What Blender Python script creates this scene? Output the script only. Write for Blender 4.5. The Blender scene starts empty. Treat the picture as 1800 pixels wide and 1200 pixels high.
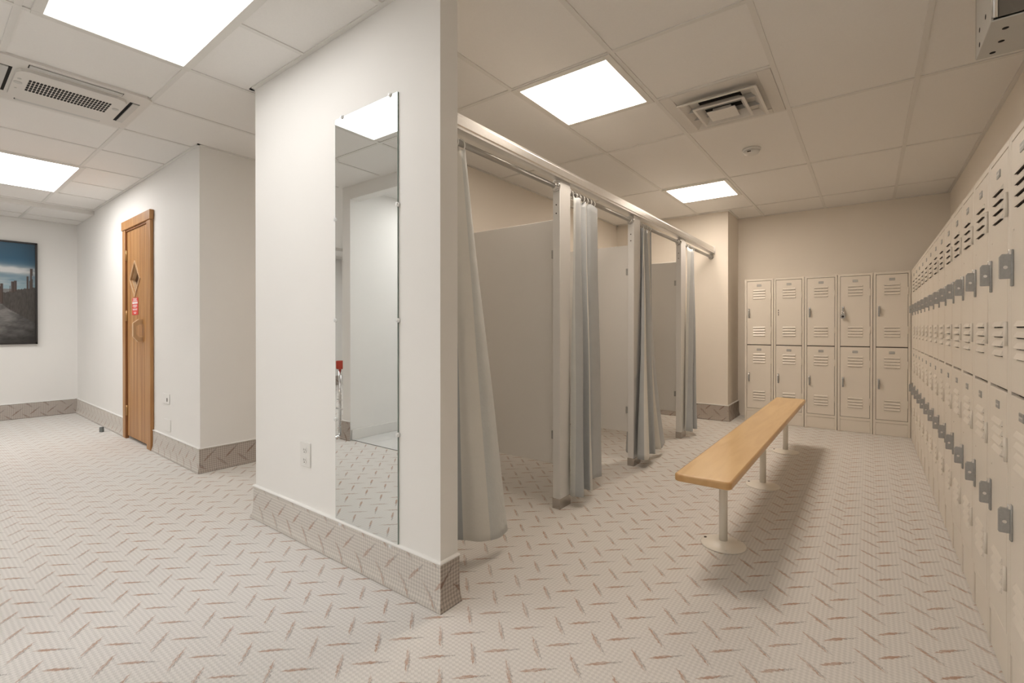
import bpy, bmesh, math, random
from mathutils import Vector, Matrix
random.seed(7)
PI = math.pi
S = bpy.context.scene
COL = S.collection

# ------------------------------------------------------------------ camera, world, exposure
CAM_H = 1.057          # camera height; world z = 0 is the carpet
H = 2.397              # ceiling height
F_PX, YAW, PITCH, CY = 832.0, math.radians(37.0), math.radians(-0.2), 580.0
cd = bpy.data.cameras.new('camera'); cam = bpy.data.objects.new('camera', cd); COL.objects.link(cam)
cd.sensor_width = 36.0; cd.lens = F_PX / 1800 * 36.0
cd.shift_y = -(600 - CY) / 1800.0
cd.clip_start = 0.02
r_ = Vector((math.cos(YAW), math.sin(YAW), 0))
f_ = Vector((-math.sin(YAW) * math.cos(PITCH), math.cos(YAW) * math.cos(PITCH), math.sin(PITCH)))
u_ = r_.cross(f_)
cam.matrix_world = Matrix(((r_.x, u_.x, -f_.x, 0), (r_.y, u_.y, -f_.y, 0), (r_.z, u_.z, -f_.z, CAM_H), (0, 0, 0, 1)))
S.camera = cam
w = bpy.data.worlds.new('world'); S.world = w; w.use_nodes = True
w.node_tree.nodes['Background'].inputs[0].default_value = (0.9, 0.92, 1, 1)
w.node_tree.nodes['Background'].inputs[1].default_value = 0.05
S.view_settings.view_transform = 'Standard'; S.view_settings.look = 'None'
S.view_settings.gamma = 1.0; S.view_settings.use_curve_mapping = False
S.view_settings.exposure = 0.0
LAMP_RIGHT = ((1.0, 0.86, 0.725), 17.0)      # the two warm panels over the lockers and stalls, plus the added corridor fill
LAMP_LEFT = ((1.0, 0.975, 0.95), 11.0)      # the whiter panels of the left room, plus the other added fill panels

# ------------------------------------------------------------------ materials
def mat(name, col, rough=0.5, metal=0.0, noise=0.0, nscale=20.0, bump=0.0, bscale=200.0, spec=None, coat=0.0):
    m = bpy.data.materials.new(name); m.use_nodes = True
    nt = m.node_tree; b = nt.nodes['Principled BSDF']
    b.inputs['Roughness'].default_value = rough; b.inputs['Metallic'].default_value = metal
    b.inputs['Base Color'].default_value = (*col, 1)
    if spec is not None: b.inputs['Specular IOR Level'].default_value = spec
    if coat: b.inputs['Coat Weight'].default_value = coat
    tc = nt.nodes.new('ShaderNodeTexCoord')
    if noise:
        n = nt.nodes.new('ShaderNodeTexNoise'); n.inputs['Scale'].default_value = nscale; n.inputs['Detail'].default_value = 4
        nt.links.new(tc.outputs['Object'], n.inputs['Vector'])
        mx = nt.nodes.new('ShaderNodeMix'); mx.data_type = 'RGBA'
        mx.inputs[6].default_value = (*[c * (1 - noise) for c in col], 1)
        mx.inputs[7].default_value = (*[min(1, c * (1 + noise)) for c in col], 1)
        nt.links.new(n.outputs['Fac'], mx.inputs[0]); nt.links.new(mx.outputs[2], b.inputs['Base Color'])
    if bump:
        n2 = nt.nodes.new('ShaderNodeTexNoise'); n2.inputs['Scale'].default_value = bscale; n2.inputs['Detail'].default_value = 3
        nt.links.new(tc.outputs['Object'], n2.inputs['Vector'])
        bp = nt.nodes.new('ShaderNodeBump'); bp.inputs['Strength'].default_value = bump; bp.inputs['Distance'].default_value = 0.004
        nt.links.new(n2.outputs['Fac'], bp.inputs['Height']); nt.links.new(bp.outputs['Normal'], b.inputs['Normal'])
    return m

class NT:
    """small helper for writing math node graphs"""
    def __init__(s, nt): s.nt = nt
    def m(s, op, a, b=0.0, c=0.0):
        n = s.nt.nodes.new('ShaderNodeMath'); n.operation = op
        for i, v in enumerate((a, b, c)):
            if hasattr(v, 'is_output'): s.nt.links.new(v, n.inputs[i])
            else: n.inputs[i].default_value = v
        return n.outputs[0]
    def mix(s, f, a, b):
        n = s.nt.nodes.new('ShaderNodeMix'); n.data_type = 'RGBA'
        for i, v in ((0, f), (6, a), (7, b)):
            if hasattr(v, 'is_output'): s.nt.links.new(v, n.inputs[i])
            else: n.inputs[i].default_value = v if i == 0 else (*v, 1)
        return n.outputs[2]
    def ss(s, x, lo, hi):
        n = s.nt.nodes.new('ShaderNodeMapRange'); n.interpolation_type = 'SMOOTHSTEP'
        s.nt.links.new(x, n.inputs[0]); n.inputs[1].default_value = lo; n.inputs[2].default_value = hi
        return n.outputs[0]

def carpet(name, base, rust, grey, weave=0.10):
    m = bpy.data.materials.new(name); m.use_nodes = True
    nt = m.node_tree; b = nt.nodes['Principled BSDF']; b.inputs['Roughness'].default_value = 0.95
    b.inputs['Specular IOR Level'].default_value = 0.1
    q = NT(nt)
    uv = nt.nodes.new('ShaderNodeUVMap'); uv.uv_map = 'uv'
    sep = nt.nodes.new('ShaderNodeSeparateXYZ'); nt.links.new(uv.outputs[0], sep.inputs[0])
    nz = nt.nodes.new('ShaderNodeTexNoise'); nz.inputs['Scale'].default_value = 90; nz.inputs['Detail'].default_value = 3
    nt.links.new(uv.outputs[0], nz.inputs['Vector'])
    nz2 = nt.nodes.new('ShaderNodeTexNoise'); nz2.inputs['Scale'].default_value = 260; nz2.inputs['Detail'].default_value = 2
    nt.links.new(uv.outputs[0], nz2.inputs['Vector'])
    jit = q.m('MULTIPLY', q.m('SUBTRACT', nz.outputs['Fac'], 0.5), 0.014)
    X, Y = sep.outputs[0], sep.outputs[1]
    P = 0.1475
    def cell(v, o): return q.m('MULTIPLY', q.m('SUBTRACT', q.m('FRACT', q.m('ADD', q.m('DIVIDE', q.m('SUBTRACT', v, o), P), 0.5)), 0.5), P)
    # strokes lying along +45 degrees: a rust spindle with a slim grey tail
    ax, ay = cell(X, -0.376), cell(Y, 1.657)
    u = q.m('MULTIPLY', q.m('ADD', ax, ay), 0.7071); v = q.m('ADD', q.m('MULTIPLY', q.m('SUBTRACT', ay, ax), 0.7071), jit)
    av = q.m('ABSOLUTE', v)
    t = q.m('DIVIDE', q.m('ADD', u, 0.012), 0.046)
    wid = q.m('MULTIPLY', q.m('SUBTRACT', 1.0, q.m('MULTIPLY', t, t)), 0.0068)
    m1 = q.ss(q.m('SUBTRACT', wid, av), -0.0015, 0.0025)
    t2 = q.m('DIVIDE', q.m('SUBTRACT', u, 0.028), 0.045)
    wid2 = q.m('MULTIPLY', q.m('SUBTRACT', 1.0, q.m('MULTIPLY', t2, t2)), 0.0042)
    m1g = q.ss(q.m('SUBTRACT', wid2, q.m('ABSOLUTE', q.m('ADD', v, 0.003))), -0.0015, 0.002)
    # strokes lying along -45 degrees: two frayed strands
    bx, by = cell(X, -0.438), cell(Y, 1.741)
    u2 = q.m('MULTIPLY', q.m('SUBTRACT', bx, by), 0.7071); v2 = q.m('ADD', q.m('MULTIPLY', q.m('ADD', bx, by), 0.7071), q.m('MULTIPLY', jit, 1.3))
    t3 = q.m('DIVIDE', u2, 0.062)
    en = q.m('SUBTRACT', 1.0, q.m('MULTIPLY', t3, t3))
    m2 = q.ss(q.m('SUBTRACT', q.m('MULTIPLY', en, 0.0052), q.m('ABSOLUTE', q.m('ADD', v2, 0.001))), -0.0015, 0.0025)
    t4 = q.m('DIVIDE', q.m('SUBTRACT', u2, 0.012), 0.06)
    m2g = q.ss(q.m('SUBTRACT', q.m('MULTIPLY', q.m('SUBTRACT', 1.0, q.m('MULTIPLY', t4, t4)), 0.0034), q.m('ABSOLUTE', q.m('SUBTRACT', v2, 0.006))), -0.0012, 0.002)
    fray = q.ss(nz2.outputs['Fac'], 0.30, 0.62)
    def streak(uu, vv, a, c):
        cb = nt.nodes.new('ShaderNodeCombineXYZ'); nt.links.new(q.m('MULTIPLY', uu, a), cb.inputs[0]); nt.links.new(q.m('MULTIPLY', vv, c), cb.inputs[1])
        nt.links.new(q.m('ADD', X, q.m('MULTIPLY', Y, 1.7)), cb.inputs[2])
        n = nt.nodes.new('ShaderNodeTexNoise'); n.inputs['Scale'].default_value = 1.0; n.inputs['Detail'].default_value = 3
        nt.links.new(cb.outputs[0], n.inputs['Vector']); return q.ss(n.outputs['Fac'], 0.34, 0.60)
    st1, st2 = streak(u, v, 28, 330), streak(u2, v2, 22, 330)
    k = 2 * PI / 0.021
    wv = q.m('MULTIPLY', q.m('SINE', q.m('MULTIPLY', q.m('ADD', X, Y), k * 0.7071)), q.m('SINE', q.m('MULTIPLY', q.m('SUBTRACT', X, Y), k * 0.7071)))
    wv01 = q.ss(wv, -0.55, 0.55)
    c0 = q.mix(wv01, [c * (1 - weave) for c in base], [min(1, c * (1 + weave)) for c in base])
    c0 = q.mix(q.m('MULTIPLY', nz2.outputs['Fac'], 0.35), c0, [c * 0.72 for c in base])
    c1 = q.mix(q.m('MULTIPLY', m1g, q.m('MULTIPLY', fray, 0.75)), c0, grey)
    c2 = q.mix(q.m('MULTIPLY', m1, q.m('ADD', q.m('MULTIPLY', st1, 0.55), 0.30)), c1, rust)
    c3 = q.mix(q.m('MULTIPLY', m2g, q.m('MULTIPLY', fray, 0.75)), c2, grey)
    c4 = q.mix(q.m('MULTIPLY', m2, q.m('ADD', q.m('MULTIPLY', st2, 0.65), 0.12)), c3, rust)
    nt.links.new(c4, b.inputs['Base Color'])
    bp = nt.nodes.new('ShaderNodeBump'); bp.inputs['Strength'].default_value = 0.5; bp.inputs['Distance'].default_value = 0.002
    hh = q.m('ADD', wv01, nz2.outputs['Fac']); nt.links.new(hh, bp.inputs['Height']); nt.links.new(bp.outputs['Normal'], b.inputs['Normal'])
    return m

def wood(name, dark, light, scale=(30, 2.0, 2.0), rough=0.35, coat=0.0):
    m = bpy.data.materials.new(name); m.use_nodes = True
    nt = m.node_tree; b = nt.nodes['Principled BSDF']; b.inputs['Roughness'].default_value = rough
    b.inputs['Coat Weight'].default_value = coat
    tc = nt.nodes.new('ShaderNodeTexCoord'); mp = nt.nodes.new('ShaderNodeMapping')
    mp.inputs['Scale'].default_value = scale
    nt.links.new(tc.outputs['Object'], mp.inputs['Vector'])
    n = nt.nodes.new('ShaderNodeTexNoise'); n.inputs['Scale'].default_value = 1.6; n.inputs['Detail'].default_value = 6; n.inputs['Distortion'].default_value = 0.6
    nt.links.new(mp.outputs['Vector'], n.inputs['Vector'])
    q = NT(nt)
    c = q.mix(q.ss(n.outputs['Fac'], 0.3, 0.7), dark, light)
    nt.links.new(c, b.inputs['Base Color'])
    return m

def lamp_mat(name, spec, axis, gain=1.0):
    m = bpy.data.materials.new(name); m.use_nodes = True
    nt = m.node_tree; nt.nodes.remove(nt.nodes['Principled BSDF'])
    e = nt.nodes.new('ShaderNodeEmission'); e.inputs['Color'].default_value = (*spec[0], 1)
    q = NT(nt)
    tc = nt.nodes.new('ShaderNodeTexCoord'); sp = nt.nodes.new('ShaderNodeSeparateXYZ'); nt.links.new(tc.outputs['Generated'], sp.inputs[0])
    # three tubes behind the lens
    s = q.m('MULTIPLY', q.m('COSINE', q.m('MULTIPLY', q.m('SUBTRACT', sp.outputs[axis], 0.5), 6 * PI)), 0.16)
    nt.links.new(q.m('MULTIPLY', q.m('ADD', s, 0.9), spec[1] * gain), e.inputs['Strength'])
    nt.links.new(e.outputs[0], nt.nodes['Material Output'].inputs[0])
    return m

M_WALL = mat('wall_paint', (0.87, 0.857, 0.83), 0.62, bump=0.06, bscale=260, noise=0.015, nscale=3)
M_TAN = mat('wall_paint_tan', (0.85, 0.79, 0.705), 0.62, bump=0.06, bscale=260, noise=0.015, nscale=3)
M_CEIL = mat('ceiling_tile', (0.87, 0.85, 0.82), 0.9, noise=0.03, nscale=150, bump=0.15, bscale=350)
M_BAR = mat('ceiling_bar', (0.79, 0.77, 0.735), 0.5)
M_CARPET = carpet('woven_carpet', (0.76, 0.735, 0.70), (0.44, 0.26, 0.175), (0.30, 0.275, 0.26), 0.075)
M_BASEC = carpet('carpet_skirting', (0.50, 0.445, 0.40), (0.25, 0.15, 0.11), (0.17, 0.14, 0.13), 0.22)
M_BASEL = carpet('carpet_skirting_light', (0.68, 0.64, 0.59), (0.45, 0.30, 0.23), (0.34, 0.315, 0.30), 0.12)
M_TILEF = mat('white_floor_tile', (0.72, 0.72, 0.71), 0.35, noise=0.04, nscale=8)
M_WHITE = mat('white_plastic', (0.80, 0.79, 0.76), 0.4)
M_WHITEM = mat('white_metal', (0.76, 0.74, 0.70), 0.38)
M_LOCK = mat('locker_paint', (0.80, 0.74, 0.655), 0.36, noise=0.02, nscale=6)
M_DARK = mat('dark_gap_shade', (0.035, 0.022, 0.015), 0.8)
M_STEEL = mat('brushed_steel', (0.42, 0.42, 0.41), 0.45, 0.55, noise=0.15, nscale=120)
M_CHROME = mat('chrome', (0.78, 0.78, 0.78), 0.14, 1.0)
M_ALU = mat('aluminium', (0.80, 0.79, 0.77), 0.30, 0.85, noise=0.06, nscale=60)
M_ROD = mat('rod_metal', (0.42, 0.41, 0.39), 0.34, 0.7)
M_SHOE = mat('steel_shoe', (0.50, 0.47, 0.44), 0.25, 0.9)
M_POST = mat('post_laminate', (0.76, 0.755, 0.74), 0.42)
M_PANEL = mat('panel_laminate', (0.75, 0.735, 0.705), 0.42)
M_HEM = mat('curtain_hem', (0.62, 0.635, 0.62), 0.42, noise=0.06, nscale=14, bump=0.8, bscale=30)
M_LINER = mat('curtain_liner', (0.76, 0.745, 0.70), 0.75, noise=0.03, nscale=12, bump=0.5, bscale=22)
M_SATIN = mat('curtain_satin', (0.47, 0.495, 0.51), 0.42, noise=0.06, nscale=14, bump=0.6, bscale=26)
M_BENCH = wood('maple_bench', (0.74, 0.465, 0.185), (0.83, 0.56, 0.25), (10, 1.2, 6), 0.30, 0.25)
M_BENCHE = wood('maple_edge', (0.60, 0.34, 0.13), (0.68, 0.42, 0.18), (10, 1.2, 6), 0.35, 0.2)
M_CREAM = mat('cream_enamel', (0.80, 0.76, 0.68), 0.32)
M_CEDAR = wood('cedar_boards', (0.40, 0.185, 0.06), (0.54, 0.285, 0.105), (22, 22, 0.8), 0.42)
M_CEDARL = wood('cedar_light', (0.66, 0.44, 0.25), (0.74, 0.53, 0.33), (22, 22, 0.8), 0.45)
M_CEDARD = wood('cedar_dark', (0.23, 0.09, 0.03), (0.32, 0.14, 0.05), (22, 22, 0.8), 0.5)
M_BRASS = mat('aged_brass', (0.42, 0.25, 0.10), 0.4, 0.5)
M_MIRROR = mat('mirror_glass', (0.80, 0.82, 0.815), 0.0, 1.0)
M_GLASSE = mat('glass_edge', (0.28, 0.36, 0.33), 0.2)
M_CLIP = mat('clear_clip', (0.85, 0.86, 0.85), 0.12, spec=0.8)
M_RED = mat('red_print', (0.72, 0.055, 0.04), 0.5)
M_PAPER = mat('white_print', (0.86, 0.80, 0.78), 0.5)
M_REDCAP = mat('red_rubber', (0.50, 0.055, 0.03), 0.5)
M_BLACKF = mat('black_frame', (0.022, 0.018, 0.017), 0.4)
M_GREY = mat('grey_rubber', (0.16, 0.175, 0.17), 0.6)
M_GREYF = mat('grey_metal', (0.21, 0.19, 0.165), 0.45)
M_GREYM = mat('pale_grey_metal', (0.58, 0.57, 0.54), 0.4)
M_VENTD = mat('duct_black', (0.012, 0.010, 0.009), 0.9)
M_ACW = mat('unit_white', (0.74, 0.71, 0.665), 0.45)
M_DIA = mat('dark_glass', (0.06, 0.022, 0.012), 0.25)
M_BOLT = mat('dark_bolt', (0.05, 0.04, 0.035), 0.5, 0.5)

# ------------------------------------------------------------------ mesh helpers
class MB:
    def __init__(s): s.bm = bmesh.new(); s.uvl = s.bm.loops.layers.uv.new('uv'); s.mi = 0
    def face(s, pts, uvs=None, smooth=False):
        vs = [s.bm.verts.new(p) for p in pts]
        f = s.bm.faces.new(vs); f.material_index = s.mi; f.smooth = smooth
        if uvs:
            for l, t in zip(f.loops, uvs): l[s.uvl].uv = t
        return f
    def box(s, x0, x1, y0, y1, z0, z1, bev=0.0, seg=2, rz=0.0, c=None):
        r = bmesh.ops.create_cube(s.bm, size=1.0)
        vs = r['verts']
        for v in vs: v.co = Vector(((x0 + x1) / 2 + v.co.x * (x1 - x0), (y0 + y1) / 2 + v.co.y * (y1 - y0), (z0 + z1) / 2 + v.co.z * (z1 - z0)))
        fs = set(f for v in vs for f in v.link_faces)
        for f in fs: f.material_index = s.mi
        if bev > 0:
            es = list(set(e for v in vs for e in v.link_edges))
            rr = bmesh.ops.bevel(s.bm, geom=es, offset=bev, segments=seg, affect='EDGES', profile=0.5)
            vs = list(set(v for f in rr['faces'] for v in f.verts) | set(v for v in vs if v.is_valid))
            for f in rr['faces']: f.material_index = s.mi; f.smooth = True
        if rz:
            cc = Vector(c) if c else Vector(((x0 + x1) / 2, (y0 + y1) / 2, 0))
            bmesh.ops.rotate(s.bm, cent=cc, matrix=Matrix.Rotation(rz, 3, 'Z'), verts=vs)
        return vs
    def prism(s, poly, axis, a, b, smooth=False):
        """poly: 2D points; axis 'x': (y,z), 'y': (x,z), 'z': (x,y); from a to b"""
        def P(p, t): return {'x': (t, p[0], p[1]), 'y': (p[0], t, p[1]), 'z': (p[0], p[1], t)}[axis]
        va = [s.bm.verts.new(P(p, a)) for p in poly]; vb = [s.bm.verts.new(P(p, b)) for p in poly]
        fs = [s.bm.faces.new(va), s.bm.faces.new(list(reversed(vb)))]
        n = len(poly)
        for i in range(n):
            f = s.bm.faces.new((va[i], vb[i], vb[(i + 1) % n], va[(i + 1) % n])); f.smooth = smooth; fs.append(f)
        for f in fs: f.material_index = s.mi
        return fs
    def tube(s, p0, p1, r0, r1=None, n=16, caps=True, smooth=True):
        r1 = r0 if r1 is None else r1
        p0, p1 = Vector(p0), Vector(p1); d = (p1 - p0).normalized()
        a = d.orthogonal().normalized(); b = d.cross(a)
        va = []; vb = []
        for i in range(n):
            t = 2 * PI * i / n; o = a * math.cos(t) + b * math.sin(t)
            va.append(s.bm.verts.new(p0 + o * r0)); vb.append(s.bm.verts.new(p1 + o * r1))
        for i in range(n):
            f = s.bm.faces.new((va[i], va[(i + 1) % n], vb[(i + 1) % n], vb[i])); f.smooth = smooth; f.material_index = s.mi
        if caps:
            for q in (list(reversed(va)), vb):
                f = s.bm.faces.new(q); f.material_index = s.mi
    def lathe(s, prof, c=(0, 0, 0), n=32, smooth=True):
        """prof: (radius, z) from bottom to top, closed on the axis"""
        rings = []
        for r, z in prof:
            if r < 1e-6: rings.append([s.bm.verts.new((c[0], c[1], c[2] + z))])
            else: rings.append([s.bm.verts.new((c[0] + r * math.cos(2 * PI * i / n), c[1] + r * math.sin(2 * PI * i / n), c[2] + z)) for i in range(n)])
        for A, B in zip(rings, rings[1:]):
            for i in range(n):
                j = (i + 1) % n
                if len(A) == 1 and len(B) == 1: continue
                if len(A) == 1: q = (A[0], B[j], B[i])
                elif len(B) == 1: q = (A[i], A[j], B[0])
                else: q = (A[i], A[j], B[j], B[i])
                f = s.bm.faces.new(q); f.smooth = smooth; f.material_index = s.mi
    def torus(s, c, axis, R, r, n=20, k=8):
        c = Vector(c); ax = Vector(axis).normalized(); a = ax.orthogonal().normalized(); b = ax.cross(a)
        g = []
        for i in range(n):
            t = 2 * PI * i / n; o = a * math.cos(t) + b * math.sin(t)
            g.append([s.bm.verts.new(c + o * (R + r * math.cos(2 * PI * j / k)) + ax * r * math.sin(2 * PI * j / k)) for j in range(k)])
        for i in range(n):
            for j in range(k):
                f = s.bm.faces.new((g[i][j], g[(i + 1) % n][j], g[(i + 1) % n][(j + 1) % k], g[i][(j + 1) % k])); f.smooth = True; f.material_index = s.mi

def obj(name, mb, mats, parent=None, loc=None, rz=0.0, recalc=True):
    if recalc: bmesh.ops.recalc_face_normals(mb.bm, faces=mb.bm.faces[:])
    me = bpy.data.meshes.new(name); mb.bm.to_mesh(me); mb.bm.free()
    for m in (mats if isinstance(mats, (list, tuple)) else [mats]): me.materials.append(m)
    o = bpy.data.objects.new(name, me); COL.objects.link(o)
    if parent: o.parent = parent
    if loc: o.location = loc
    if rz: o.rotation_euler = (0, 0, rz)
    return o
def struct(name, mb, mats, **k):
    o = obj(name, mb, mats, **k); o['kind'] = 'structure'; return o
def thing(name, label, cat, loc=(0, 0, 0), rz=0.0, group=None):
    o = bpy.data.objects.new(name, None); COL.objects.link(o); o.empty_display_size = 0.1
    o.location = loc; o.rotation_euler = (0, 0, rz); tag(o, label, cat, group); return o
def tag(o, label, cat, group=None):
    o['label'] = label; o['category'] = cat
    if group: o['group'] = group
    return o
def dup(root, loc, rz=None, label=None):
    r = root.copy(); COL.objects.link(r); r.location = loc
    if rz is not None: r.rotation_euler = (0, 0, rz)
    if label: r['label'] = label
    for ch in list(root.children):
        c = ch.copy(); COL.objects.link(c); c.parent = r
        for g in list(ch.children):
            d = g.copy(); COL.objects.link(d); d.parent = c
    return r

# ------------------------------------------------------------------ the room shell
MIRY = 1.255                                # face of the wall the mirror hangs on
LANG = -0.0185                              # the left room runs a hair off square
def sy(x): return 1.39 + (-3.905 - x) * 0.0185   # front of the wall with the wooden door
XL, XR, YB = -7.95, 0.637, 6.30

b = MB()
def floor_rect(x0, x1, y0, y1): b.face([(x0, y0, 0), (x1, y0, 0), (x1, y1, 0), (x0, y1, 0)], [(x0, y0), (x1, y0), (x1, y1), (x0, y1)])
floor_rect(XL - .1, -3.95, -2.7, YB + .1); floor_rect(-3.95, -2.2, -0.17, YB + .1); floor_rect(-2.2, XR + .1, -2.7, YB + .1)
struct('floor', b, M_CARPET)
b = MB(); b.box(-3.95, -2.2, -2.7, -0.17, -.02, 0.004)
b.mi = 1
for i in range(9): b.box(-3.95, -2.2, -0.17 - .305 * i - .003, -0.17 - .305 * i, 0.0, 0.0045)
for i in range(6): b.box(-3.95 + .305 * i, -3.947 + .305 * i, -2.7, -0.17, 0.0, 0.0045)
struct('floor_tiled', b, [M_TILEF, M_POST])

# walls
b = MB(); b.box(-2.745, -1.282, MIRY, 1.348, 0, H); struct('wall_partition', b, M_WALL)
b = MB(); b.box(-2.745, -2.635, 1.349, 5.78, 0, H); struct('wall_stalls', b, M_TAN)
b = MB(); b.box(-2.745, -1.279, 5.78, YB, 0, H); struct('wall_corner_block', b, M_TAN)
b = MB(); b.box(-2.745, XR + .1, YB, YB + .1, 0, H); struct('wall_back', b, M_TAN)
b = MB(); b.box(XR, XR + .1, -2.7, YB, 0, H); struct('wall_right', b, M_TAN)
b = MB()
xa, xb_ = -5.065, -5.70                     # door opening
def wallpoly(x0, x1, z0, z1): b.prism([(x0, sy(x0)), (x1, sy(x1)), (x1, sy(x1) + .1), (x0, sy(x0) + .1)], 'z', z0, z1)
wallpoly(XL, xb_, 0, H); wallpoly(xb_, xa, 2.0, H); wallpoly(xa, -3.905, 0, H)
b.box(-4.0, -3.905, sy(-3.905) + .1, YB, 0, H)
struct('wall_sauna', b, M_WALL)
b = MB(); b.box(-3.9, -2.745, YB - .1, YB, 0, H); struct('wall_corridor_end', b, M_TAN)
b = MB(); b.box(XL - .1, XL, -2.7, sy(XL) + .1, 0, H); struct('wall_left', b, M_WALL)
b = MB(); b.box(XL, XR, -2.8, -2.7, 0, H); struct('wall_front', b, M_WALL)
b = MB(); b.box(-4.025, -3.905, -2.7, -0.15, 0, H); b.box(-3.905, -2.3, -.26, -.15, 2.275, H); b.box(-2.3, -2.2, -2.7, -.15, 0, H)
struct('wall_tiled_room', b, M_WALL)

# carpet skirting: coved strip with a thin cap
def skirting(name, p0, p1, m, h=0.178, e0=0.0, e1=0.0):
    """p0 -> p1 along the wall, the room lying to the right of the direction of travel; e0/e1 mitre lengths"""
    mb = MB(); p0, p1 = Vector((*p0, 0)), Vector((*p1, 0)); d = (p1 - p0).normalized(); n = Vector((d.y, -d.x, 0)); L = (p1 - p0).length
    prof = [(0.0, 0.001), (0.024, 0.001), (0.022, 0.010), (0.016, 0.026), (0.012, 0.045), (0.010, 0.09), (0.010, h - .012), (0.008, h - .004), (0.0, h - .004)]
    N = max(2, int(L / .3))
    for i in range(N):
        for (a, za), (c, zc) in zip(prof, prof[1:]):
            q = []; uvs = []
            for t, o, z in ((i / N, a, za), ((i + 1) / N, a, za), ((i + 1) / N, c, zc), (i / N, c, zc)):
                s = -e0 * o / .02 + (L + e1 * o / .02 + e0 * o / .02) * t
                q.append(tuple(p0 + d * s + n * o + Vector((0, 0, z)))); uvs.append((s + p0.x * .3, z + p0.y))
            mb.face(q, uvs, smooth=True)
    mb.mi = 1
    capp = [(0, h - .004), (.013, h - .004), (.014, h), (.012, h + .004), (0, h + .005)]
    for (a, za), (c, zc) in zip(capp, capp[1:]):
        q = []
        for t, o, z in ((0, a, za), (1, a, za), (1, c, zc), (0, c, zc)):
            s = -e0 * o / .02 + (L + (e0 + e1) * o / .02) * t
            q.append(tuple(p0 + d * s + n * o + Vector((0, 0, z))))
        mb.face(q, smooth=True)
    bmesh.ops.remove_doubles(mb.bm, verts=mb.bm.verts[:], dist=1e-5)
    return struct(name, mb, [m, M_WALL])
# direction chosen so that the room is on the right-hand side
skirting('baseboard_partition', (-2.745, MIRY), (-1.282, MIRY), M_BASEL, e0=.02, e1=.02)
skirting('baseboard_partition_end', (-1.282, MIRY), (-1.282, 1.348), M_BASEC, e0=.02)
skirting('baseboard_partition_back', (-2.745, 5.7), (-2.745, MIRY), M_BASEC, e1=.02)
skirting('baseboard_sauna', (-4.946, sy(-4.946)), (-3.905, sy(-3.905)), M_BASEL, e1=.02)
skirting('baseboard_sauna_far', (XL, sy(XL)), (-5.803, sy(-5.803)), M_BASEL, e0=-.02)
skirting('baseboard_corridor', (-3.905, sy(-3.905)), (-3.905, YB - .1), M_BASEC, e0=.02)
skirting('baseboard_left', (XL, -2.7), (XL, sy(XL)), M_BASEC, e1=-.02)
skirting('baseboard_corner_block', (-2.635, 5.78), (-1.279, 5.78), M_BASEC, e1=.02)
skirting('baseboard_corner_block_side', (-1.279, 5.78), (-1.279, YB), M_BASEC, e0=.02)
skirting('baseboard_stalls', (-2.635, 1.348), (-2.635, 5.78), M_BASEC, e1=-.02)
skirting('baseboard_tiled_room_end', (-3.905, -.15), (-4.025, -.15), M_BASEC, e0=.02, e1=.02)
b = MB(); b.box(-3.905, -3.89, -2.7, -.16, 0.004, .10, .003); struct('baseboard_tiled_room', b, M_WHITE)

# ceilings with their exposed grid
b = MB()
def ceil_rect(mb, x0, x1, y0, y1, z=H): mb.box(x0, x1, y0, y1, z, z + .05)
ceil_rect(b, -2.69, XR + .05, 1.30, YB + .05); ceil_rect(b, -1.6, XR + .05, -2.75, 1.30)
b.mi = 1
def bar_x(mb, x, y0, y1, z=H, w=.024): mb.box(x - w / 2, x + w / 2, y0, y1, z - .005, z + .001)
def bar_y(mb, y, x0, x1, z=H, w=.024): mb.box(x0, x1, y - w / 2, y + w / 2, z - .0045, z + .001)
GX = [-2.21, -1.605, -1.0, -.392, .205]
GY = [-.275, .925, 2.125, 3.325, 4.525, 5.725]
for x in GX: bar_x(b, x, 1.35 if x < -1.3 else -2.7, YB)
for y in GY: bar_y(b, y, -2.63 if y > 1.3 else -1.58, XR)
bar_y(b, 2.725, -1.605, -.392); bar_y(b, 5.125, -1.605, -1.0)
for x0, x1, y0, y1 in ((XR - .022, XR, -2.7, YB), (-1.28, XR, YB - .022, YB), (-1.28, -1.258, 5.78, YB), (-2.635, -1.258, 5.758, 5.78), (-2.635, -2.613, 1.35, 5.78), (-2.635, -1.282, 1.348, 1.37), (-1.282, -1.26, 1.25, 1.37)):
    b.box(x0, x1, y0, y1, H - .006, H)
struct('ceiling', b, [M_CEIL, M_BAR])
b = MB()
ceil_rect(b, -7.07, -3.95, -2.75, 1.55); ceil_rect(b, -3.95, -2.69, -2.75, YB); ceil_rect(b, -2.69, -1.6, -2.75, 1.30)
b.mi = 1
PV = Vector((-2.81, .940, 0))
for k in range(-2, 8):
    x = -2.81 - .597 * k
    b.box(x - .012, x + .012, -.12, (MIRY if k < 0 else 1.46) if k not in (1,) else 6.2, H - .005, H + .001, rz=LANG, c=PV)
for y in (.940,): b.box(-7.05, -1.62, y - .012, y + .012, H - .0045, H + .001, rz=LANG, c=PV)
b.box(-4.01, -1.62, -.272, -.248, H - .0045, H + .001)
b.box(-4.0, -1.62, .325, .349, H - .0045, H + .001, rz=LANG, c=PV)
for x0, x1, y0, y1 in ((-2.767, -1.26, MIRY - .022, MIRY), (-2.767, -2.745, MIRY - .022, 6.2), (-3.905, -3.883, 1.37, 6.2)):
    b.box(x0, x1, y0, y1, H - .006, H)
b.prism([(-7.05, sy(-7.05) - .022), (-3.883, sy(-3.883) - .022), (-3.883, sy(-3.883)), (-7.05, sy(-7.05))], 'z', H - .006, H)
struct('ceiling_left', b, [M_CEIL, M_BAR])
b = MB(); ZL = 2.352
b.box(-7.95, -7.07, -2.7, 1.5, ZL, H + .05)
b.mi = 1
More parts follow.
